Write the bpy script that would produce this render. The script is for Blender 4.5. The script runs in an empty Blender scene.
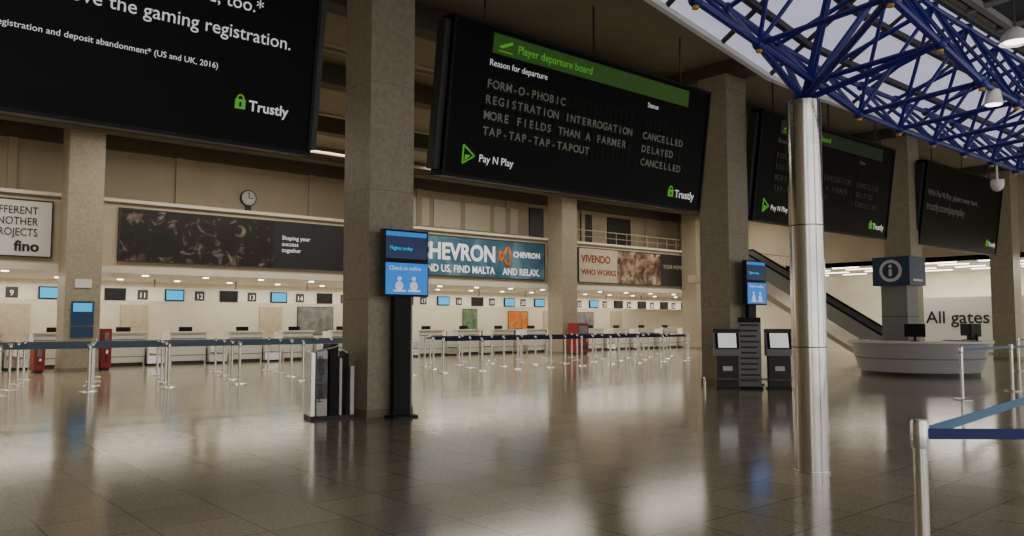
import bpy, math, random
from mathutils import Vector, Matrix
random.seed(4)
C = bpy.context.scene.collection
D2R = math.radians

# ---------------------------------------------------------------- materials
def mat(name, col, rough=0.5, metal=0.0, emis=None, es=0.0, var=0.0, vscale=6.0, bump=0.0, spec=None):
    m = bpy.data.materials.new(name); m.use_nodes = True
    nt = m.node_tree; b = nt.nodes['Principled BSDF']
    b.inputs['Base Color'].default_value = (*col, 1)
    b.inputs['Roughness'].default_value = rough
    b.inputs['Metallic'].default_value = metal
    if spec is not None: b.inputs['Specular IOR Level'].default_value = spec
    if emis:
        b.inputs['Emission Color'].default_value = (*emis, 1)
        b.inputs['Emission Strength'].default_value = es
    if var > 0 or bump > 0:
        tc = nt.nodes.new('ShaderNodeTexCoord'); n = nt.nodes.new('ShaderNodeTexNoise')
        n.inputs['Scale'].default_value = vscale; n.inputs['Detail'].default_value = 6
        nt.links.new(tc.outputs['Object'], n.inputs['Vector'])
        if var > 0:
            r = nt.nodes.new('ShaderNodeValToRGB')
            r.color_ramp.elements[0].position = .3; r.color_ramp.elements[1].position = .7
            r.color_ramp.elements[0].color = (*[c*(1-var) for c in col], 1)
            r.color_ramp.elements[1].color = (*[min(1, c*(1+var)) for c in col], 1)
            nt.links.new(n.outputs['Fac'], r.inputs['Fac']); nt.links.new(r.outputs['Color'], b.inputs['Base Color'])
        if bump > 0:
            bp = nt.nodes.new('ShaderNodeBump'); bp.inputs['Strength'].default_value = bump
            bp.inputs['Distance'].default_value = .02
            nt.links.new(n.outputs['Fac'], bp.inputs['Height']); nt.links.new(bp.outputs['Normal'], b.inputs['Normal'])
    return m

M = {}
M['stone'] = mat('column_stone', (.37,.32,.235), .4, var=.14, vscale=14)
M['stone2'] = mat('joint', (.23,.20,.15), .6)
M['wall'] = mat('wall_paint', (.54,.465,.34), .7, var=.06, vscale=1.2)
M['wall2'] = mat('wall_white', (.78,.735,.62), .6, var=.04, vscale=2)
M['ceil'] = mat('ceiling_paint', (.29,.25,.185), .8, var=.1, vscale=.8)
M['beam'] = mat('beam_paint', (.12,.105,.08), .8, var=.1)
M['deck'] = mat('roof_deck', (.07,.07,.08), .7, var=.1)
M['black'] = mat('sign_black', (.004,.004,.0042), .45, spec=.12)
M['blackm'] = mat('matte_black', (.010,.010,.011), .5, spec=.25)
M['dark'] = mat('dark_grey', (.04,.04,.042), .5)
M['grey'] = mat('grey', (.27,.27,.27), .5)
M['white'] = mat('white', (.8,.8,.78), .4)
M['desk'] = mat('desk_laminate', (.74,.73,.68), .35, var=.03)
M['steel'] = mat('brushed_steel', (.74,.72,.69), .17, 1.0, bump=.015, vscale=30)
M['chrome'] = mat('post_chrome', (.85,.84,.82), .22, 1.0)
M['blue'] = mat('truss_blue', (.007,.011,.20), .4)
M['navy'] = mat('belt_navy', (.008,.02,.14), .6)
M['belt'] = mat('belt_pale', (.16,.24,.36), .6)
M['beltb'] = mat('belt_lightblue', (.10,.22,.38), .6)
M['red'] = mat('red_paint', (.28,.018,.018), .45)
M['yellow'] = mat('node_yellow', (.6,.35,.03), .4)
M['green'] = mat('logo_green', (.10,.55,.03), .5, emis=(.15,.7,.03), es=.25)
M['greenb'] = mat('band_green', (.045,.14,.02), .5, emis=(.08,.3,.02), es=.08)
M['greend'] = mat('band_green_dim', (.02,.06,.012), .5)
M['txt'] = mat('text_white', (.85,.85,.85), .5, emis=(1,1,1), es=.35)
M['txtd'] = mat('text_dim', (.30,.30,.29), .5)
M['flap'] = mat('text_flap', (.20,.22,.17), .5, emis=(.5,.55,.4), es=.06)
M['flapd'] = mat('text_flap_dim', (.05,.055,.045), .5)
M['flapbg'] = mat('flap_back', (.016,.018,.015), .6, spec=.1)
M['ink'] = mat('ink', (.02,.02,.025), .5)
M['skyl'] = mat('skylight_panel', (.60,.60,.70), .4, emis=(.80,.79,1.0), es=.5)
M['lamp'] = mat('lamp_warm', (1,.95,.8), .4, emis=(1,.88,.62), es=8)
M['lampw'] = mat('lamp_white', (1,1,1), .4, emis=(1,.95,.82), es=6)
M['scyan'] = mat('screen_cyan', (.0,.2,.4), .3, emis=(.0,.36,.75), es=1.1)
M['sblue'] = mat('screen_blue', (.0,.06,.25), .3, emis=(.0,.17,.62), es=1.0)
M['sdark'] = mat('screen_darkblue', (.005,.01,.03), .3, emis=(.003,.02,.09), es=.6)
M['infob'] = mat('info_blue', (.012,.055,.15), .4)
M['glass'] = mat('balustrade_glass', (.30,.32,.31), .12)
M['orange'] = mat('orange', (.7,.22,.04), .5, var=.4, vscale=3)
M['greenp'] = mat('poster_green', (.12,.2,.12), .5, var=.6, vscale=3)
M['greyp'] = mat('poster_grey', (.2,.2,.21), .5, var=.5, vscale=3)
M['leaf'] = mat('leaf', (.03,.08,.02), .6)
M['pale'] = mat('counter_pale', (.50,.49,.50), .35)
M['screenw'] = mat('kiosk_screen', (.5,.5,.5), .3, emis=(.9,.9,.85), es=.6)

def floor_mat():
    m = bpy.data.materials.new('floor_polished_granite'); m.use_nodes = True
    nt = m.node_tree; b = nt.nodes['Principled BSDF']; L = nt.links.new
    tc = nt.nodes.new('ShaderNodeTexCoord')
    n1 = nt.nodes.new('ShaderNodeTexNoise'); n1.inputs['Scale'].default_value = 34; n1.inputs['Detail'].default_value = 6
    n2 = nt.nodes.new('ShaderNodeTexNoise'); n2.inputs['Scale'].default_value = .4; n2.inputs['Detail'].default_value = 4
    br = nt.nodes.new('ShaderNodeTexBrick'); br.offset = 0
    br.inputs['Scale'].default_value = 1.0; br.inputs['Brick Width'].default_value = .6; br.inputs['Row Height'].default_value = .6
    br.inputs['Mortar Size'].default_value = .009; br.inputs['Mortar Smooth'].default_value = .3
    br.inputs['Color1'].default_value = (.88,.88,.88,1); br.inputs['Color2'].default_value = (1.1,1.1,1.1,1)
    br.inputs['Mortar'].default_value = (.5,.48,.45,1)
    for n in (n1, n2, br): L(tc.outputs['Object'], n.inputs['Vector'])
    r = nt.nodes.new('ShaderNodeValToRGB')
    r.color_ramp.elements[0].position = .32; r.color_ramp.elements[0].color = (.29,.25,.18,1)
    r.color_ramp.elements[1].position = .68; r.color_ramp.elements[1].color = (.44,.385,.285,1)
    L(n1.outputs['Fac'], r.inputs['Fac'])
    mx = nt.nodes.new('ShaderNodeMix'); mx.data_type = 'RGBA'; mx.blend_type = 'MULTIPLY'; mx.inputs[0].default_value = 1
    L(r.outputs['Color'], mx.inputs[6]); L(br.outputs['Color'], mx.inputs[7])
    L(mx.outputs[2], b.inputs['Base Color'])
    mr = nt.nodes.new('ShaderNodeMapRange'); mr.inputs[1].default_value=.3; mr.inputs[2].default_value=.7
    mr.inputs[3].default_value = .115; mr.inputs[4].default_value = .15
    L(n2.outputs['Fac'], mr.inputs[0]); L(mr.outputs[0], b.inputs['Roughness'])
    b.inputs['Specular IOR Level'].default_value = .42
    bp = nt.nodes.new('ShaderNodeBump'); bp.inputs['Strength'].default_value = .012; bp.inputs['Distance'].default_value = .01
    n3 = nt.nodes.new('ShaderNodeTexNoise'); n3.inputs['Scale'].default_value = 3.5
    L(tc.outputs['Object'], n3.inputs['Vector']); L(n3.outputs['Fac'], bp.inputs['Height']); L(bp.outputs['Normal'], b.inputs['Normal'])
    return m
M['floor'] = floor_mat()

def banner_mat(name, c1, c2, c3, scale, dist=2.0, p0=.38, p1=.66, pm=.52):
    m = bpy.data.materials.new(name); m.use_nodes = True
    nt = m.node_tree; b = nt.nodes['Principled BSDF']; L = nt.links.new
    tc = nt.nodes.new('ShaderNodeTexCoord'); n = nt.nodes.new('ShaderNodeTexNoise')
    n.inputs['Scale'].default_value = scale; n.inputs['Detail'].default_value = 3; n.inputs['Distortion'].default_value = dist
    r = nt.nodes.new('ShaderNodeValToRGB'); r.color_ramp.elements[0].position = p0; r.color_ramp.elements[1].position = p1
    r.color_ramp.elements[0].color = (*c1,1); r.color_ramp.elements[1].color = (*c3,1)
    e = r.color_ramp.elements.new(pm); e.color = (*c2,1)
    L(tc.outputs['Object'], n.inputs['Vector']); L(n.outputs['Fac'], r.inputs['Fac']); L(r.outputs['Color'], b.inputs['Base Color'])
    b.inputs['Roughness'].default_value = .45
    return m
M['ban1'] = banner_mat('banner_ornate', (.010,.008,.008), (.016,.012,.011), (.26,.20,.17), 1.3, 2.2, .4, .72, .55)
M['ban2'] = banner_mat('banner_sea', (.035,.12,.21), (.07,.18,.29), (.17,.31,.40), .7, 1)
M['ban3'] = banner_mat('banner_photo', (.05,.03,.02), (.25,.15,.09), (.5,.42,.32), 1.8, 1)
M['ban0'] = mat('banner_white', (.74,.74,.72), .5)
M['cream'] = mat('banner_cream', (.55,.48,.36), .5, var=.1)

# ---------------------------------------------------------------- mesh builder
class MB:
    def __init__(s): s.v=[]; s.f=[]; s.m=[]; s.mats=[]
    def mi(s, k):
        if k not in s.mats: s.mats.append(k)
        return s.mats.index(k)
    def add(s, vs, fs, k, M4=None):
        o=len(s.v)
        for p in vs:
            p=Vector(p)
            if M4: p=M4@p
            s.v.append(tuple(p))
        i=s.mi(k)
        for f in fs: s.f.append([o+a for a in f]); s.m.append(i)
    def box(s, x0,x1,y0,y1,z0,z1,k,M4=None):
        vs=[(x0,y0,z0),(x1,y0,z0),(x1,y1,z0),(x0,y1,z0),(x0,y0,z1),(x1,y0,z1),(x1,y1,z1),(x0,y1,z1)]
        s.add(vs,[(0,3,2,1),(4,5,6,7),(0,1,5,4),(1,2,6,5),(2,3,7,6),(3,0,4,7)],k,M4)
    def cyl(s,p0,p1,r,k,n=12,r2=None):
        p0=Vector(p0);p1=Vector(p1); r2=r if r2 is None else r2
        d=(p1-p0).normalized(); a=d.orthogonal().normalized(); b=d.cross(a)
        vs=[]
        for p,rr in((p0,r),(p1,r2)):
            for i in range(n):
                t=2*math.pi*i/n; vs.append(p+a*math.cos(t)*rr+b*math.sin(t)*rr)
        fs=[(i,(i+1)%n,n+(i+1)%n,n+i) for i in range(n)]
        fs.append(tuple(reversed(range(n)))); fs.append(tuple(range(n,2*n)))
        s.add(vs,fs,k)
    def lathe(s,prof,k,n=24,c=(0,0)):
        vs=[];fs=[]
        for r,z in prof:
            for i in range(n):
                t=2*math.pi*i/n; vs.append((c[0]+r*math.cos(t),c[1]+r*math.sin(t),z))
        for j in range(len(prof)-1):
            for i in range(n):
                fs.append((j*n+i,j*n+(i+1)%n,(j+1)*n+(i+1)%n,(j+1)*n+i))
        s.add(vs,fs,k)
    def ext(s,pts,x0,x1,k):
        n=len(pts)
        vs=[(x0,y,z) for y,z in pts]+[(x1,y,z) for y,z in pts]
        fs=[tuple(range(n)),tuple(reversed(range(n,2*n)))]+[(i,n+i,n+(i+1)%n,(i+1)%n) for i in range(n)]
        s.add(vs,fs,k)
    def ball(s,c,r,k,n=10):
        prof=[(max(.001,r*math.sin(math.pi*j/6)), c[2]-r*math.cos(math.pi*j/6)) for j in range(7)]
        s.lathe(prof,k,n,(c[0],c[1]))
    def mesh(s,name,smooth=False):
        me=bpy.data.meshes.new(name); me.from_pydata(s.v,[],s.f)
        for k in s.mats: me.materials.append(M[k])
        for p,i in zip(me.polygons,s.m): p.material_index=i
        me.update()
        if smooth:
            for p in me.polygons: p.use_smooth=True
            try: me.set_sharp_from_angle(angle=D2R(35))
            except Exception: pass
        return me
    def obj(s,name,loc=(0,0,0),rz=0,smooth=False,bevel=0,parent=None,rx=0):
        o=bpy.data.objects.new(name,s.mesh(name,smooth)); C.objects.link(o)
        o.location=loc; o.rotation_euler=(rx,0,rz)
        if bevel:
            b=o.modifiers.new('bevel','BEVEL'); b.width=bevel; b.segments=2; b.limit_method='ANGLE'
        if parent: o.parent=parent
        return o
def inst(name,me,loc,rz=0):
    o=bpy.data.objects.new(name,me); C.objects.link(o); o.location=loc; o.rotation_euler=(0,0,rz); return o
def empty(name,loc,rx=0,rz=0):
    e=bpy.data.objects.new(name,None); C.objects.link(e); e.location=loc; e.rotation_euler=(rx,0,rz); e.empty_display_size=.2; return e
def txt(parent,body,x,z,size,k,align='LEFT',y=-.012,rz=0,sx=1,name='lettering',sp=1.0,fat=0):
    cu=bpy.data.curves.new(name,'FONT'); cu.body=body; cu.size=size; cu.align_x=align; cu.extrude=.002
    cu.space_character=sp; cu.offset=fat; cu.resolution_u=3
    cu.materials.append(M[k]); o=bpy.data.objects.new(name,cu); C.objects.link(o)
    o.rotation_euler=(math.pi/2,0,rz); o.location=(x,y,z) if rz==0 else (y,x,z); o.scale=(sx,1,1); o.parent=parent
    return o

CZ=7.6
# ---------------------------------------------------------------- room shell
def shell(name,*b,k='wall'):
    m=MB(); m.box(*b,k); return m.obj(name)
shell('floor',-8,44,-5,33.2,-.2,0,k='floor')
shell('ceiling',-8,44,-4,28.8,CZ,CZ+.2,k='ceil')
shell('wall_left',-8.2,-8,-4,33.2,0,CZ,k='wall')
shell('wall_back',-8,44,33,33.2,0,3.0,k='wall2')
m=MB()
for k,u in enumerate(range(-8,45,2)):
    w=.45 if k%4==0 else .06
    m.box(u-w,u+w,-4.1,-3.9,0,CZ,'dark')
for z in (0,2.6,5.1,7.4): m.box(-8,44,-4.08,-3.92,z,z+.16,'dark')
m.obj('added_front_mullions')  # unseen mullions and piers, added so the steel column reflects streaks
m=MB(); m.box(-8,44,27.0,27.3,3.0,5.2,'wall'); m.box(-8,44,26.9,27.02,2.98,3.18,'wall2'); m.box(-8,44,26.85,27.3,5.2,5.3,'wall2')
m.box(-8,44,27.3,33.2,3.0,3.2,'wall2'); m.box(-8,44,27.3,28.6,5.1,5.2,'wall')
m.obj('wall_fascia')
m=MB(); m.box(-8,44,28.6,28.8,5.2,CZ,'wall')
for u in range(-6,43,5): m.box(u,u+.25,28.5,28.6,5.2,CZ,'wall')
m.box(-8,44,28.35,28.6,7.15,CZ,'beam')
for u in (18.2,19.9,21.6,23.3): m.box(u,u+1.45,28.54,28.6,5.6,6.8,'wall2')
for u,w in ((25.5,.9),(31.0,1.8),(29.0,.8)): m.box(u,u+w,28.53,28.6,5.4,6.95,'dark')
m.obj('wall_gallery')
m=MB(); m.box(37,37.3,-4,28.6,4.1,CZ,'wall'); m.box(37,44,-4,33,4.1,4.3,'wall2')
for v in [3+2.2*k for k in range(11)]:
    for u in (37.6,39,41,43): m.box(u,u+.12,v,v+1.3,4.06,4.1,'lampw')
m.obj('wall_right_fascia')
shell('wall_right',43.8,44,-4,33,0,4.1,k='wall2')
for v in (8.2,12.6,17,21.5,25.5):
    shell('ceiling_beam',-8,37,v,v+.45,7.1,CZ,k='beam')
for u in (-3.1,6.6,16.1,25.7,34.6):
    shell('ceiling_beam',u-.3,u+.3,8.65,12.6,7.25,CZ,k='beam')
    shell('ceiling_beam',u-.3,u+.3,13.05,17,7.25,CZ,k='beam')
m=MB()
for v,z in ((14.3,7.0),(14.6,7.0),(19.3,7.0),(23.4,6.9)):
    m.cyl((-6,v,z),(36,v,z),.05,'wall',8)
    for u in range(-5,36,4): m.cyl((u,v,z),(u,v,CZ),.012,'grey',6)
m.obj('ceiling_pipes',smooth=True)

# ---------------------------------------------------------------- columns
def column(u,v,w,z1=CZ,name='stone_column'):
    m=MB(); h=w/2
    m.box(-h,h,-h,h,.12,z1,'stone'); m.box(-h-.015,h+.015,-h-.015,h+.015,0,.12,'stone2')
    for z in (1.8,3.5,5.2,6.9): m.box(-h-.002,h+.002,-h-.002,h+.002,z,z+.01,'stone2')
    return m.obj(name,(u,v,0))
for u in (-3.1,6.66,16.1,25.7,34.6): column(u,11.1,.8,7.25)
for u in (-3.8,5.65,16.1,25.6,35.5): column(u,26.4,.95)

# ---------------------------------------------------------------- polished steel column
SX,SY=7.39,4.13
m=MB()
m.cyl((0,0,0),(0,0,3.66),.165,'steel',48)
m.cyl((0,0,0),(0,0,.012),.18,'steel',40)
for z in (1.2,2.4): m.cyl((0,0,z),(0,0,z+.01),.167,'dark',40)
m.cyl((0,0,3.6),(0,0,3.72),.09,'blue',20)
m.obj('steel_column',(SX,SY,0),smooth=True)

# ---------------------------------------------------------------- blue space frame canopy
def rise(u): return max(0,(8.4-u)*.17)
m=MB(); N=27; du=.95; u0=4.5
B={};T={}
for j,(v,z) in enumerate(((4.0,3.66),(2.8,3.72))):
    for i in range(N): B[j,i]=Vector((u0+i*du,v,z+rise(u0+i*du)))
for j,(v,z) in enumerate(((4.65,4.40),(3.4,4.78))):
    for i in range(N): T[j,i]=Vector((u0+(i+.5)*du,v,z+rise(u0+(i+.5)*du)))
def tube(a,b,r=.028): m.cyl(a,b,r,'blue',8)
for i in range(N):
    for j in range(2):
        if i+1<N: tube(B[j,i],B[j,i+1],.034)
        if j<1: tube(B[j,i],B[j+1,i])
        for jj in (j,j+1):
            if jj>1: continue
            tube(B[j,i],T[jj,i],.022)
            if i>0: tube(B[j,i],T[jj,i-1],.022)
        m.ball(B[j,i],.065,'blue',8); m.cyl(B[j,i]-Vector((0,0,.08)),B[j,i]-Vector((0,0,.05)),.03,'yellow',8)
        if i+1<N: tube(T[j,i],T[j,i+1],.032)
        if j<1: tube(T[j,i],T[j+1,i])
        m.ball(T[j,i],.06,'blue',8)
for t in (B[0,3],B[0,2],B[1,3],B[1,2],T[0,2],T[0,3],T[1,2],T[1,3]): tube(Vector((SX,SY,3.68)),t,.034)
frame=m.obj('space_frame_truss',smooth=True)
m=MB()
for i in range(0,26):
    a=4.5+i*.95; b=a+.87
    for s0,s1 in ((0,.3),(.36,.64),(.70,1.0)):
        P=[]
        for uu,ss in ((a,s0),(b,s0),(b,s1),(a,s1)):
            P.append((uu,5.05-1.45*ss,4.30+rise(uu)+.82*ss))
        m.add(P,[(0,1,2,3)],'skyl')
for i in range(0,27):
    a=4.46+i*.95
    m.cyl((a,5.05,4.32+rise(a)),(a,3.6,5.14+rise(a)),.045,'dark',6)
for ss in (0,.33,.67,1.0):
    for i in range(26):
        a=4.46+i*.95
        m.cyl((a,5.05-1.45*ss,4.3+rise(a)+.82*ss),(a+.95,5.05-1.45*ss,4.3+rise(a+.95)+.82*ss),.05,'white' if ss==0 else 'dark',6)
m.obj('skylight_glazing')
m=MB()
for i in range(26):
    a=4.46+i*.95; z=5.2+rise(a); z2=5.2+rise(a+.95)
    m.add([(a,3.55,z),(a+.95,3.55,z2),(a+.95,-3.5,z2+.5),(a,-3.5,z+.5)],[(0,1,2,3)],'deck')
    m.cyl((a,3.55,z-.06),(a,-3.5,z+.44),.04,'grey',6)
for k in range(9):
    v=3.4-k*.8; m.box(8.4,29,v-.04,v+.04,5.1+(3.55-v)*.071,5.18+(3.55-v)*.071,'grey')
m.obj('canopy_roof_deck')

def pendant(u,v,z,top):
    m=MB(); m.lathe([(.03,.14),(.06,.12),(.11,.07),(.14,0),(.135,-.01),(.1,.05),(.02,.09)],'white',20)
    m.lathe([(.001,.0),(.09,.0),(.09,.02)],'lampw',16)
    m.cyl((0,0,.12),(0,0,top-z),.008,'dark',6)
    m.obj('pendant_lamp',(u,v,z),smooth=True)
pendant(8.3,2.5,4.05,5.24); pendant(6.35,2.5,4.0,5.5)
m=MB(); m.cyl((0,0,.02),(0,0,.3),.015,'white',8); m.ball((0,0,-.02),.08,'white',14); m.cyl((0,0,-.02),(0,0,.06),.085,'white',16)
m.obj('security_camera',(12.3,4.0,3.36),smooth=True,parent=frame)
for i in (4,6,8,10,12):
    m=MB(); p=B[1,i]; m.cyl((p.x+.3,p.y,p.z-.02),(p.x+.3,p.y,p.z-.16),.06,'white',14,.085); m.cyl((p.x+.3,p.y,p.z-.155),(p.x+.3,p.y,p.z-.165),.07,'lampw',14)
    m.obj('spotlight',smooth=True,parent=frame)

# ---------------------------------------------------------------- hanging boards
TILT=math.atan(.35/2.63)
def board(u0,u1,name='hanging_advert_board'):
    c=(u0+u1)/2; h=2.66; w=(u1-u0)/2
    e=empty(name,(c,10.7,3.87),rx=TILT)
    m=MB(); m.box(-w,w,0,.32,0,h,'black')
    for a in (-w,w-.05): m.box(a,a+.05,-.025,0,0,h,'blackm')
    m.box(-w,w,-.025,0,0,.05,'blackm'); m.box(-w,w,-.025,0,h-.05,h,'blackm')
    m.box(-w-.12,-w,.06,.28,.1,h-.1,'dark'); m.box(w,w+.12,.06,.28,.1,h-.1,'dark')
    m.obj('cabinet',parent=e)
    m=MB()
    for a in (-w+.8,0,w-.8):
        p=Matrix.Rotation(-TILT,4,'X')@Vector((0,0,1))
        m.cyl((a,.2,h-.02),Vector((a,.2,h-.02))+p*1.1,.02,'dark',8)
    m.obj('hanger_rods',parent=e)
    return e,c
def lock_logo(e,x,z,s,word=True):
    m=MB(); m.box(x,x+.14*s,-.02,0,z,z+.13*s,'green')
    for k in range(8):
        a=math.pi*k/8; b=math.pi*(k+1)/8
        m.cyl((x+.07*s+.045*s*math.cos(a),-.012,z+.13*s+.06*s*math.sin(a)),(x+.07*s+.045*s*math.cos(b),-.012,z+.13*s+.06*s*math.sin(b)),.012*s,'green',6)
    m.box(x+.055*s,x+.085*s,-.024,-.02,z+.03*s,z+.09*s,'black')
    m.obj('lock_logo',parent=e)
    if word: txt(e,'Trustly',x+.19*s,z,.2*s,'txt',name='logo_word',fat=.003)
def play_logo(e,x,z):
    m=MB(); 
    pts=[(x,z-.05),(x+.24,z+.1),(x,z+.26)]
    for a,b in zip(pts,pts[1:]+pts[:1]): m.cyl((a[0],-.012,a[1]),(b[0],-.012,b[1]),.016,'green',6)
    m.add([(x+.04,-.015,z+.0),(x+.16,-.015,z+.1),(x+.04,-.015,z+.1)],[(0,1,2)],'green')
    m.obj('play_logo',parent=e); txt(e,'Pay N Play',x+.34,z+.02,.18,'txt',name='logo_word',fat=.001)
e,c=board(-1.7,5.25)
txt(e,'Conversion matters. So does speed, too.*',4.40-c,1.84,.25,'txt','RIGHT')
txt(e,'Improve the gaming registration.',4.84-c,1.44,.25,'txt','RIGHT')
txt(e,'*Registration and deposit abandonment* (US and UK, 2016)',3.84-c,.98,.108,'txt','RIGHT')
lock_logo(e,4.1-c,.5,1.0)
rows=[('FORM-O-PHOBIC',''),('REGISTRATION INTERROGATION','CANCELLED'),('MORE FIELDS THAN A FARMER','DELAYED'),('TAP-TAP-TAP-TAPOUT','CANCELLED')]
def departures(u0,u1,dim=False):
    e,c=board(u0,u1,'departure_board')
    x0=-2.65; x1=2.75
    m=MB(); m.box(x0,x1,-.012,0,2.2,2.54,'greend' if dim else 'greenb')
    for k in range(4):
        z=1.6-.27*k
        for q in range(26): m.box(x0-.08+q*.146,x0-.08+q*.146+.132,-.01,0,z-.04,z+.2,'flapbg')
        for q in range(9): m.box(1.38+q*.146,1.38+q*.146+.132,-.01,0,z-.04,z+.2,'flapbg')
    m.obj('display_rows',parent=e)
    m=MB(); m.add([(x0+.12,-.015,2.33),(x0+.2,-.015,2.37),(x0+.42,-.015,2.46),(x0+.44,-.015,2.42),(x0+.3,-.015,2.35),(x0+.2,-.015,2.31)],[(0,5,4,3,2,1)],'green')
    m.box(x0+.12,x0+.44,-.015,-.012,2.25,2.27,'green'); m.obj('plane_icon',parent=e)
    txt(e,'Player departure board',x0+.55,2.3,.2,'green',name='title',fat=.002)
    tk='txtd' if dim else 'txt'
    txt(e,'Reason for departure',x0-.05,1.98,.155,tk,name='heading'); txt(e,'Status',1.45,1.98,.14,tk,name='heading')
    for k,(a,b) in enumerate(rows):
        z=1.6-.27*k
        for s,xx in ((a,x0-.08),(b,1.38)):
            for q,ch in enumerate(s):
                if ch!=' ': txt(e,ch,xx+q*.146+.066,z,.2,'flapd' if dim else 'flap','CENTER',name='flap_text',fat=.003)
    play_logo(e,-3.1,.3); lock_logo(e,2.35,.25,1.15)
departures(7.6,14.6); departures(16.65,23.65,True)
e,c=board(25.9,32.4)
txt(e,'With Pay N Play, players never leave.',-3.0,1.6,.27,'txtd'); txt(e,'trustly.com/paynplay',-3.0,1.15,.36,'txtd'); lock_logo(e,2.2,.3,1.15)

# ---------------------------------------------------------------- fascia banners
def banner(u0,u1,k,name='wall_banner'):
    c=(u0+u1)/2; w=(u1-u0)/2; e=empty(name,(c,26.98,3.38))
    m=MB(); m.box(-w,w,-.06,.02,0,1.62,k)
    for a in (-w-.04,w): m.box(a,a+.04,-.08,.02,-.04,1.66,'dark')
    m.box(-w,w,-.08,.02,1.62,1.66,'dark'); m.box(-w,w,-.08,.02,-.04,0,'dark')
    m.obj('panel',parent=e); return e,c
e,c=banner(-2.0,4.95,'ban0')
for t,z in (('THINK DIFFERENT',1.22),('LIKE ANOTHER',.90),('OUR PROJECTS',.58)): txt(e,t,4.6-c,z,.32,'ink','RIGHT',y=-.075,sx=.8)
txt(e,'fino',4.65-c,.14,.42,'ink','RIGHT',y=-.075,fat=.012)
e,c=banner(6.85,15.3,'ban1')
for t,z in (('Shaping your',1.0),('success',.78),('together',.56)): txt(e,t,12.2-c,z,.21,'txt',y=-.075)
m=MB(); m.box(11.9-c,15.3-c,-.065,-.06,0,1.62,'ink'); m.obj('dark_field',parent=e)
e,c=banner(17,24.95,'ban2')
txt(e,'CHEVRON',17.9-c,.68,.95,'txt',y=-.075,sx=.92,fat=.03)
txt(e,'FIND US, FIND MALTA',18.15-c,.15,.42,'txt',y=-.075,sx=.92,fat=.01); txt(e,'AND RELAX.',22.45-c,.15,.42,'txt',y=-.075,sx=.92,fat=.01)
txt(e,'CHEVRON',23.05-c,.95,.34,'txt',y=-.075,fat=.012)
m=MB()
for k in range(24):
    a=2*math.pi*k/24; b=2*math.pi*(k+1)/24
    f=lambda t:(22.55-c+.3*math.sin(t),-.08,.95+.3*math.sin(2*t)+.15*math.cos(t))
    m.cyl(f(a),f(b),.06,'orange',6)
m.obj('knot_emblem',parent=e)
e,c=banner(27.2,36.7,'ban3')
m=MB(); m.box(27.2-c,29.9-c,-.065,-.06,0,1.62,'cream'); m.box(33.3-c,35.3-c,-.065,-.06,0,1.62,'ink'); m.obj('fields',parent=e)
txt(e,'VIVENDO',27.35-c,.95,.5,'red',y=-.075,fat=.012,sx=.95); txt(e,'WHO WORKS',27.35-c,.35,.38,'red',y=-.075,fat=.008)
txt(e,'YOUR HOME',33.5-c,.9,.28,'cream',y=-.075)

m=MB(); m.cyl((0,.1,0),(0,0,0),.3,'dark',32); m.cyl((0,0,0),(0,-.015,0),.26,'white',32)
m.box(-.015,.015,-.03,-.015,0,.2,'ink'); m.box(0,.15,-.03,-.015,-.015,.015,'ink'); m.box(-.1,.1,-.0,.1,-.62,-.28,'dark')
for k in range(12):
    a=k*math.pi/6; m.box(.22*math.sin(a)-.01,.22*math.sin(a)+.01,-.02,-.015,.22*math.cos(a)-.015,.22*math.cos(a)+.015,'ink')
m.obj('wall_clock',(11.6,28.5,6.0))

# ---------------------------------------------------------------- check-in recess
e=empty('counter_sign_band',(0,30.5,0))
m=MB(); m.box(-7.9,43.6,0,.15,2.2,2.7,'wall2')
for u in range(-6,43,3): m.cyl((u,.07,2.7),(u,.07,3.0),.03,'grey',8)
m.obj('band',parent=e)
k=0; m=MB(); u=1.6
while u<42:
    on=k in (0,2,4,6,8,10,12,13,15)
    m.box(u-.34,u+.34,-.08,0,2.22,2.64,'blackm'); m.box(u-.3,u+.3,-.085,-.08,2.26,2.60,'scyan' if on else 'blackm')
    m.box(u+.75,u+1.1,-.02,0,2.25,2.6,'dark')
    txt(e,str(8+k),u+.92,2.32,.26,'txt','CENTER',y=-.03,name='desk_number')
    k+=1; u+=2.02
m.obj('flight_screens',parent=e)
m=MB(); u=-6
while u<43:
    for v in (28.2,31.2): m.cyl((u,v,3.0),(u,v,2.97),.1,'lamp',12)
    u+=2.0
m.obj('recessed_downlights')
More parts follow.
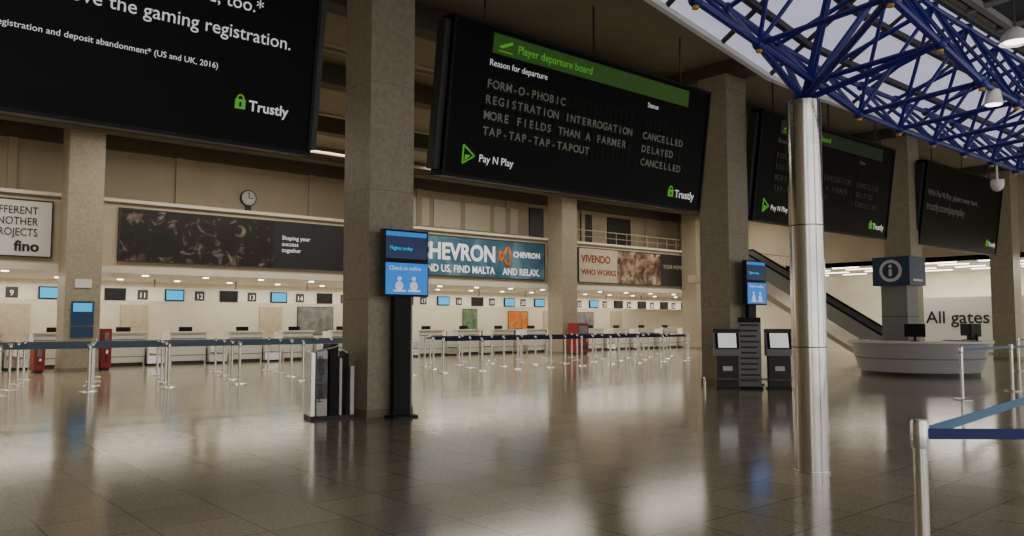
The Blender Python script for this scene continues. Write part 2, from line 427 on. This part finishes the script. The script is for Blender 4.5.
def deskmesh():
    m=MB()
    m.box(-.85,.35,-.35,-.29,.12,1.08,'desk'); m.box(-.85,-.80,-.35,.45,.0,1.08,'desk'); m.box(.30,.35,-.35,.45,0,1.08,'desk')
    m.box(-.83,.33,-.32,-.25,0,.12,'dark'); m.box(-.9,.4,-.42,-.08,1.08,1.13,'desk'); m.box(-.85,.35,-.1,.5,.72,.76,'grey')
    m.box(-.86,.36,-.356,-.35,.86,.9,'grey'); m.box(-.86,.36,-.356,-.35,.3,.33,'grey')
    m.box(-.45,.0,.05,.09,.92,1.28,'blackm'); m.box(-.26,-.19,.07,.12,.76,.95,'blackm'); m.box(-.35,-.1,0,.2,.76,.78,'blackm')
    m.box(.38,1.0,-.6,1.8,.08,.34,'steel'); m.box(.44,.94,-.62,1.82,.34,.36,'blackm')
    m.box(.38,.42,-.6,1.8,.34,.62,'steel'); m.box(.98,1.02,-.6,1.8,.34,.62,'desk'); m.box(.4,1.0,-.5,1.7,0,.08,'dark')
    m.box(-.5,-.05,.95,1.0,.62,1.05,'dark'); m.box(-.5,-.05,.6,1.0,.45,.52,'dark'); m.cyl((-.27,.8,0),(-.27,.8,.46),.03,'dark',8); m.cyl((-.27,.8,0),(-.27,.8,.05),.25,'dark',12)
    return m.mesh('check_in_desk')
dm=deskmesh(); u=-4.4
while u<41: 
    inst('check_in_desk',dm,(u,28.6,0)); u+=2.02
def poster(u,v,z0,z1,w,k):
    m=MB(); m.box(-w/2,w/2,-.03,0,z0,z1,k); m.box(-w/2-.03,w/2+.03,-.02,0,z0-.03,z1+.03,'dark'); m.obj('framed_poster',(u,v,0))
for u,z0,z1,w,k in ((16.6,.9,2.1,1.7,'greyp'),(18.6,.9,2.1,.9,'red'),(25.3,1.1,2.1,.9,'greenp'),(28.6,1.1,2.0,1.4,'orange'),(33.6,1.0,2.0,1.8,'greyp')):
    poster(u,32.98,z0,z1,w,k)
m=MB()
for u in (4.5,8.5,14,20.5,30.5,36): m.box(u,u+1.0,32.93,32.99,0,2.1,'cream'); m.box(u+.85,u+.9,32.88,32.93,1.0,1.1,'steel')
m.obj('staff_doors')
m=MB(); m.box(-.3,.3,-.03,0,1.35,2.05,'infob'); m.box(-.25,.25,-.035,-.03,1.75,2.0,'scyan'); m.box(-.3,.3,-.02,0,1.0,1.3,'infob'); m.box(-.22,.22,-.02,0,2.45,2.7,'white')
m.obj('notice_poster',(5.65,25.92,0))

def redcab(u,v,w,h,n='red_vending_cabinet'):
    m=MB(); m.box(-w/2,w/2,-.3,.3,.08,h,'red'); m.box(-w/2+.04,w/2-.04,-.26,.26,0,.08,'dark'); m.box(-w/2+.08,w/2-.08,-.31,-.3,h*.55,h-.12,'greyp')
    m.box(-w/2+.1,w/2-.1,-.31,-.3,.25,.45,'dark'); m.box(w/2-.16,w/2-.1,-.33,-.3,h*.4,h*.5,'steel'); m.obj(n,(u,v,0),bevel=.01)
redcab(25.6,25.4,.7,1.4); redcab(4.6,26.2,.28,.85); redcab(6.4,26.5,.28,1.25)

# ---------------------------------------------------------------- queue stanchions
def stmesh(L=0,bk='belt',head='chrome'):
    m=MB()
    m.lathe([(.001,.03),(.05,.03),(.15,.022),(.17,.01),(.17,0),(.001,0)],'chrome',20)
    m.cyl((0,0,.02),(0,0,.9),.032,'chrome',16); m.lathe([(.038,.86),(.04,.87),(.04,.975),(.034,.99),(.001,.995)],head,16)
    if L: m.box(.03,L-.03,-.003,.003,.90,.95,bk)
    return m.mesh('queue_stanchion',True)
SP=stmesh(0); S1=stmesh(1.6,'belt'); S2=stmesh(1.4,'navy')
def row(us,ue,v,step,me):
    u=us
    while u<=ue+.01:
        last=u+step>ue+.01
        inst('queue_stanchion',SP if last else me,(u,v,0)); u+=step
row(-3.8,12.2,18.5,1.6,S1)
row(-3.4,12.6,20.0,1.6,S1)
row(-3.0,13.0,21.6,1.6,S1)
row(-2.6,14.6,23.3,1.6,S1)
row(13.4,24.6,18.7,1.4,S2)
row(14.1,26.7,20.2,1.4,S2)
row(14.8,27.4,21.7,1.4,S2)
row(16.2,28.8,23.4,1.4,S2)
def link(p,q,bk):
    dx=q[0]-p[0]; dy=q[1]-p[1]; L=math.hypot(dx,dy)
    inst('queue_stanchion',stmesh(L,bk),(p[0],p[1],0),math.atan2(dy,dx))
NP=(3.93,1.65)
link(NP,(5.7,.1),'navy'); inst('queue_stanchion',SP,(5.7,.1,0))
dx,dy=8.5-NP[0],2.13-NP[1]; L=math.hypot(dx,dy)
m=MB(); m.lathe([(.001,.03),(.05,.03),(.15,.022),(.17,.01),(.17,0),(.001,0)],'chrome',20)
m.cyl((0,0,.02),(0,0,.9),.032,'chrome',16); m.lathe([(.038,.86),(.04,.87),(.04,.975),(.034,.99),(.001,.995)],'chrome',16)
m.box(.03,L-.04,-.003,.003,.90,.95,'beltb')
inst('queue_stanchion',m.mesh('queue_stanchion',True),(8.5,2.13,0),math.atan2(-dy,-dx))
link((16.2,6.0),(19.0,6.05),'belt'); link((19.0,6.05),(22.5,5.6),'belt'); inst('queue_stanchion',SP,(22.5,5.6,0))
link((19.9,11.6),(22.2,12.9),'belt'); link((22.2,12.9),(24.9,13.9),'belt'); inst('queue_stanchion',SP,(24.9,13.9,0))
link((27.0,8.4),(28.8,7.4),'belt'); link((28.8,7.4),(30.6,6.6),'belt'); inst('queue_stanchion',SP,(30.6,6.6,0))

# ---------------------------------------------------------------- screen totems
def totem(u,v):
    e=empty('information_screen_totem',(u,v,0))
    m=MB(); m.box(-.13,.17,.0,.1,.03,2.0,'blackm'); m.box(-.22,.22,-.15,.12,0,.03,'blackm'); m.box(-.06,.06,.0,.08,2.0,2.75,'blackm')
    m.obj('post',parent=e)
    m=MB(); m.box(-.4,.4,-.12,-.02,2.38,2.86,'blackm'); m.box(-.37,.37,-.125,-.12,2.42,2.83,'sdark')
    m.box(-.37,.37,-.127,-.125,2.76,2.83,'sblue'); 
    m.box(-.4,.4,-.14,-.02,1.84,2.37,'blackm'); m.box(-.38,.38,-.145,-.14,1.87,2.35,'sblue')
    for x in (-.14,.12):
        m.cyl((x,-.15,2.0),(x,-.146,2.0),.07,'txt',16); m.cyl((x,-.15,2.11),(x,-.146,2.11),.035,'txt',12)
        m.box(x-.1,x+.12,-.15,-.146,1.91,1.94,'txt')
    m.obj('screens',parent=e)
    txt(e,'Check in online',-.32,2.24,.09,'txt',y=-.15); txt(e,'Flights today',-.3,2.55,.08,'scyan',y=-.13)
totem(6.73,10.5); totem(16.25,10.48)

# ---------------------------------------------------------------- bag sizer
m=MB()
m.box(-.33,.33,-.22,.22,0,.05,'dark')
m.box(-.33,-.27,-.2,.2,.05,1.0,'chrome'); m.box(-.24,-.08,-.18,.18,.05,1.02,'desk'); m.box(-.24,-.08,-.19,-.18,.3,.9,'greyp')
m.box(-.05,.08,-.2,.2,.05,1.12,'blackm'); m.box(.1,.14,-.2,.2,.05,.9,'desk'); m.box(.2,.24,-.2,.2,.05,1.0,'blackm'); m.box(.27,.33,-.2,.2,.05,.78,'white')
m.cyl((-.3,-.2,1.0),(.05,-.2,1.08),.015,'chrome',8); m.cyl((.05,-.2,1.1),(.22,-.2,.98),.015,'chrome',8)
o=m.obj('baggage_size_gauge',(5.86,11.15,0),rz=D2R(-12),bevel=.006)
t=txt(o,'Hand luggage',-.16,.25,.13,'ink',y=-.2); t.rotation_euler=(math.pi/2,-math.pi/2,0)

# ---------------------------------------------------------------- kiosks
def kiosk(u,v,rz):
    m=MB()
    m.box(-.26,.26,-.22,.22,0,.04,'dark')
    m.ext([(-.16,.04),(.18,.04),(.2,.75),(-.14,.75)],-.23,.23,'dark')
    m.ext([(-.2,.72),(.2,.72),(.2,1.22),(.02,1.22),(-.2,.86)],-.28,.28,'grey')
    m.ext([(-.205,.875),(.0,1.21),(-.012,1.218),(-.217,.883)],-.24,.24,'blackm')
    m.ext([(-.205,.9),(-.02,1.2),(-.032,1.21),(-.222,.9)],-.19,.19,'screenw')
    m.box(-.1,.1,-.17,-.14,.4,.5,'white'); m.box(-.28,.28,.05,.2,1.22,1.3,'dark')
    m.obj('self_service_kiosk',(u,v,0),rz=rz,bevel=.008)
R=D2R(-52)
kiosk(14.9,10.25,R); kiosk(15.72,9.5,R)
m=MB(); m.box(-.24,.24,-.04,.04,.05,1.55,'grey'); m.box(-.26,.26,-.15,.15,0,.05,'blackm')
for k in range(11): m.box(-.2,.2-.03*(k%3),-.046,-.04,1.36-.12*k,1.40-.12*k,'dark')
m.box(-.24,.24,-.046,-.04,1.44,1.55,'blackm'); m.obj('directory_sign',(15.35,9.98,0),rz=R)
m=MB(); Rm=Matrix.Rotation(R,4,'Z')
pp=[Rm@Vector(p) for p in ((-1.15,0,.25),(-1.15,-.35,.25),(1.15,-.35,.25),(1.15,0,.25))]
for a,b in zip(pp,pp[1:]): m.cyl(a,b,.02,'chrome',8)
for a in pp: m.cyl((a.x,a.y,0),a,.02,'chrome',8)
m.obj('guard_rail',(15.2,9.65,0),smooth=True)

# ---------------------------------------------------------------- info desk & pillar
cx,cy=23.35,9.75
def arcwall(m,r0b,r0t,th,z0,z1,a0,a1,k,n=40):
    vs=[];fs=[]
    for i in range(n+1):
        a=a0+(a1-a0)*i/n; c,s=math.cos(a),math.sin(a)
        for r,z in ((r0b,z0),(r0t,z1),(r0t-th,z1),(r0b-th,z0)): vs.append((r*c,r*s,z))
    for i in range(n):
        for j in range(4): fs.append((i*4+j,(i+1)*4+j,(i+1)*4+(j+1)%4,i*4+(j+1)%4))
    fs.append((0,1,2,3)); fs.append((n*4+3,n*4+2,n*4+1,n*4))
    m.add(vs,fs,k)
m=MB(); A0,A1=D2R(95),D2R(355)
arcwall(m,1.5,1.5,.05,0,.1,A0,A1,'dark'); arcwall(m,1.55,1.76,.06,.1,.88,A0,A1,'pale'); arcwall(m,1.84,1.84,.5,.88,.94,A0,A1,'white')
arcwall(m,1.65,1.67,.06,.45,.48,A0,A1,'grey')
m.obj('information_desk',(cx,cy,0),smooth=True)
e=empty('information_pillar',(23.75,10.4,0))
m=MB(); m.box(-.37,.37,-.37,.37,0,2.5,'grey'); m.box(-.53,.53,-.53,.53,2.5,3.32,'infob'); m.box(-.39,.39,-.39,.39,0,.1,'dark'); m.box(-.38,.38,-.38,.38,1.6,1.62,'dark')
m.cyl((-.53,0,2.92),(-.545,0,2.92),.32,'white',32); m.cyl((-.545,0,2.92),(-.552,0,2.92),.23,'infob',32)
m.box(-.562,-.552,-.045,.045,2.77,2.97,'white'); m.cyl((-.552,0,3.05),(-.562,0,3.05),.05,'white',14)
m.box(-.3,.3,-.535,-.53,2.62,2.68,'white'); m.obj('pillar_body',parent=e)
def monitor(u,v,rz):
    m=MB(); m.box(-.25,.25,-.02,.02,.12,.46,'blackm'); m.box(-.23,.23,-.024,-.02,.14,.44,'dark'); m.box(-.03,.03,0,.05,.01,.2,'blackm'); m.box(-.12,.12,-.08,.1,0,.015,'blackm')
    m.obj('desktop_monitor',(u,v,.94),rz=rz)
for a in (200,262,330):
    r=1.58; monitor(cx+r*math.cos(D2R(a)),cy+r*math.sin(D2R(a)),D2R(a-90))
m=MB(); m.lathe([(.001,0),(.2,0),(.26,.45),(.22,.45),(.2,.4),(.001,.4)],'white',18)
for k in range(26):
    a=random.uniform(0,6.28); l=random.uniform(.45,.85); t=random.uniform(.2,.8)
    p0=Vector((0,0,.4)); p1=Vector((math.cos(a)*t*.25,math.sin(a)*t*.25,.4+l*.7)); p2=Vector((math.cos(a)*t*.6,math.sin(a)*t*.6,.4+l))
    sd=Vector((-math.sin(a),math.cos(a),0))*.035
    m.add([p0-sd*.3,p0+sd*.3,p1+sd,p1-sd,p2],[(0,1,2,3),(3,2,4)],'leaf')
m.obj('potted_plant',(33.0,11.8,0))

# ---------------------------------------------------------------- escalator + landing
m=MB(); vt,vb=19.6,13.6; zt=3.6
def zz(v): return zt*(v-vb)/(vt-vb)
for x0 in (-.62,.52):
    m.ext([(vb-.9,0),(vb-.9,.35),(vb,.35),(vt,zt+.35),(vt+.9,zt+.35),(vt+.9,zt-.1),(vt,zt-.15),(vb+.3,0)],x0,x0+.1,'steel')
    m.ext([(vb-.8,.35),(vb-.8,.95),(vb,.95),(vt,zt+.95),(vt+.8,zt+.95),(vt+.8,zt+.35),(vt,zt+.35),(vb,.35)],x0+.03,x0+.07,'glass')
    P=[(x0+.05,vb-.95,.6),(x0+.05,vb-.85,.95),(x0+.05,vb,.98),(x0+.05,vt,zt+.98),(x0+.05,vt+.85,zt+.98),(x0+.05,vt+.95,zt+.6)]
    for a,b in zip(P,P[1:]): m.cyl(a,b,.045,'blackm',8)
n=18
for i in range(n):
    v0=vb+(vt-vb)*i/n; m.box(-.52,.52,v0,v0+(vt-vb)/n+.02,max(.02,zz(v0)-.05),zz(v0)+.2,'dark'); m.box(-.52,.52,v0,v0+.02,zz(v0)+.18,zz(v0)+.21,'yellow')
m.ext([(vb+.6,0),(vt,zt-.45),(vt,zt-.05),(vb,.05)],-.6,.6,'wall')
m.obj('escalator',(30,0,0))
m=MB(); m.box(29.4,36.9,20.55,22.2,3.2,3.55,'wall')
u=30.8
while u<36.8: m.cyl((u,20.6,3.55),(u,20.6,4.6),.02,'white',6); u+=.5
m.cyl((30.8,20.6,4.6),(36.8,20.6,4.6),.03,'white',8)
m.obj('mezzanine_landing')
m=MB(); u=26
while u<43: m.cyl((u,27.05,5.3),(u,27.05,5.9),.015,'wall',6); u+=.8
m.cyl((26,27.05,5.9),(43,27.05,5.9),.025,'wall',8); m.cyl((26,27.05,5.6),(43,27.05,5.6),.014,'wall',8); m.obj('gallery_railing')

e=empty('gates_sign_wall',(39.5,14.0,0))
m=MB(); m.box(0,.15,-4.2,3.2,0,2.6,'white'); m.box(-.005,0,-4.2,3.2,.0,.1,'grey'); m.obj('panel',parent=e)
txt(e,'All gates',2.1,1.4,.8,'ink',y=-.012,rz=-math.pi/2,fat=.01)
m=MB()
for u,v in ((9.1,14.8),(3,15),(12,15),(19.5,14.5),(22.5,9.6),(27.5,14.5),(14,9.6),(30,9.6),(12,23),(20,23),(28,23),(4,23)):
    m.box(u-.6,u+.6,v-.1,v+.1,7.5,CZ,'white'); m.box(u-.55,u+.55,v-.08,v+.08,7.48,7.5,'lampw')
m.obj('ceiling_light_fixtures')

# ---------------------------------------------------------------- lights
def area(name,loc,sx,sy,p,col=(1,.91,.76),rot=(0,0,0)):
    l=bpy.data.lights.new(name,'AREA'); l.shape='RECTANGLE'; l.size=sx; l.size_y=sy; l.energy=p; l.color=col
    o=bpy.data.objects.new(name,l); C.objects.link(o); o.location=loc; o.rotation_euler=rot; return o
for u in (-3,6,15,24,33,40): area('soffit_light',(u,29.3,2.93),8,.5,165)
for u in (-3,6,15,24,33): area('soffit_light',(u,31.8,2.93),8,.5,95)
for u in (0,10,20,31): area('gallery_light',(u,23.5,7.0),8,1.6,380,(1,.92,.78))
for v in (8,16): area('gate_light',(40.3,v,4.0),3,5,380,(1,.95,.86))
w=bpy.data.worlds.new('daylight'); bpy.context.scene.world=w; w.use_nodes=True
bg=w.node_tree.nodes['Background']; bg.inputs['Color'].default_value=(1,.97,.93,1); bg.inputs['Strength'].default_value=1.75

# ---------------------------------------------------------------- camera
cd=bpy.data.cameras.new('camera'); cd.sensor_width=36; cd.lens=28.125; cd.clip_end=200
cam=bpy.data.objects.new('camera',cd); C.objects.link(cam)
cam.location=(0,0,1.45); cam.rotation_euler=(D2R(90+3.86),0,D2R(-40.5))
bpy.context.scene.camera=cam
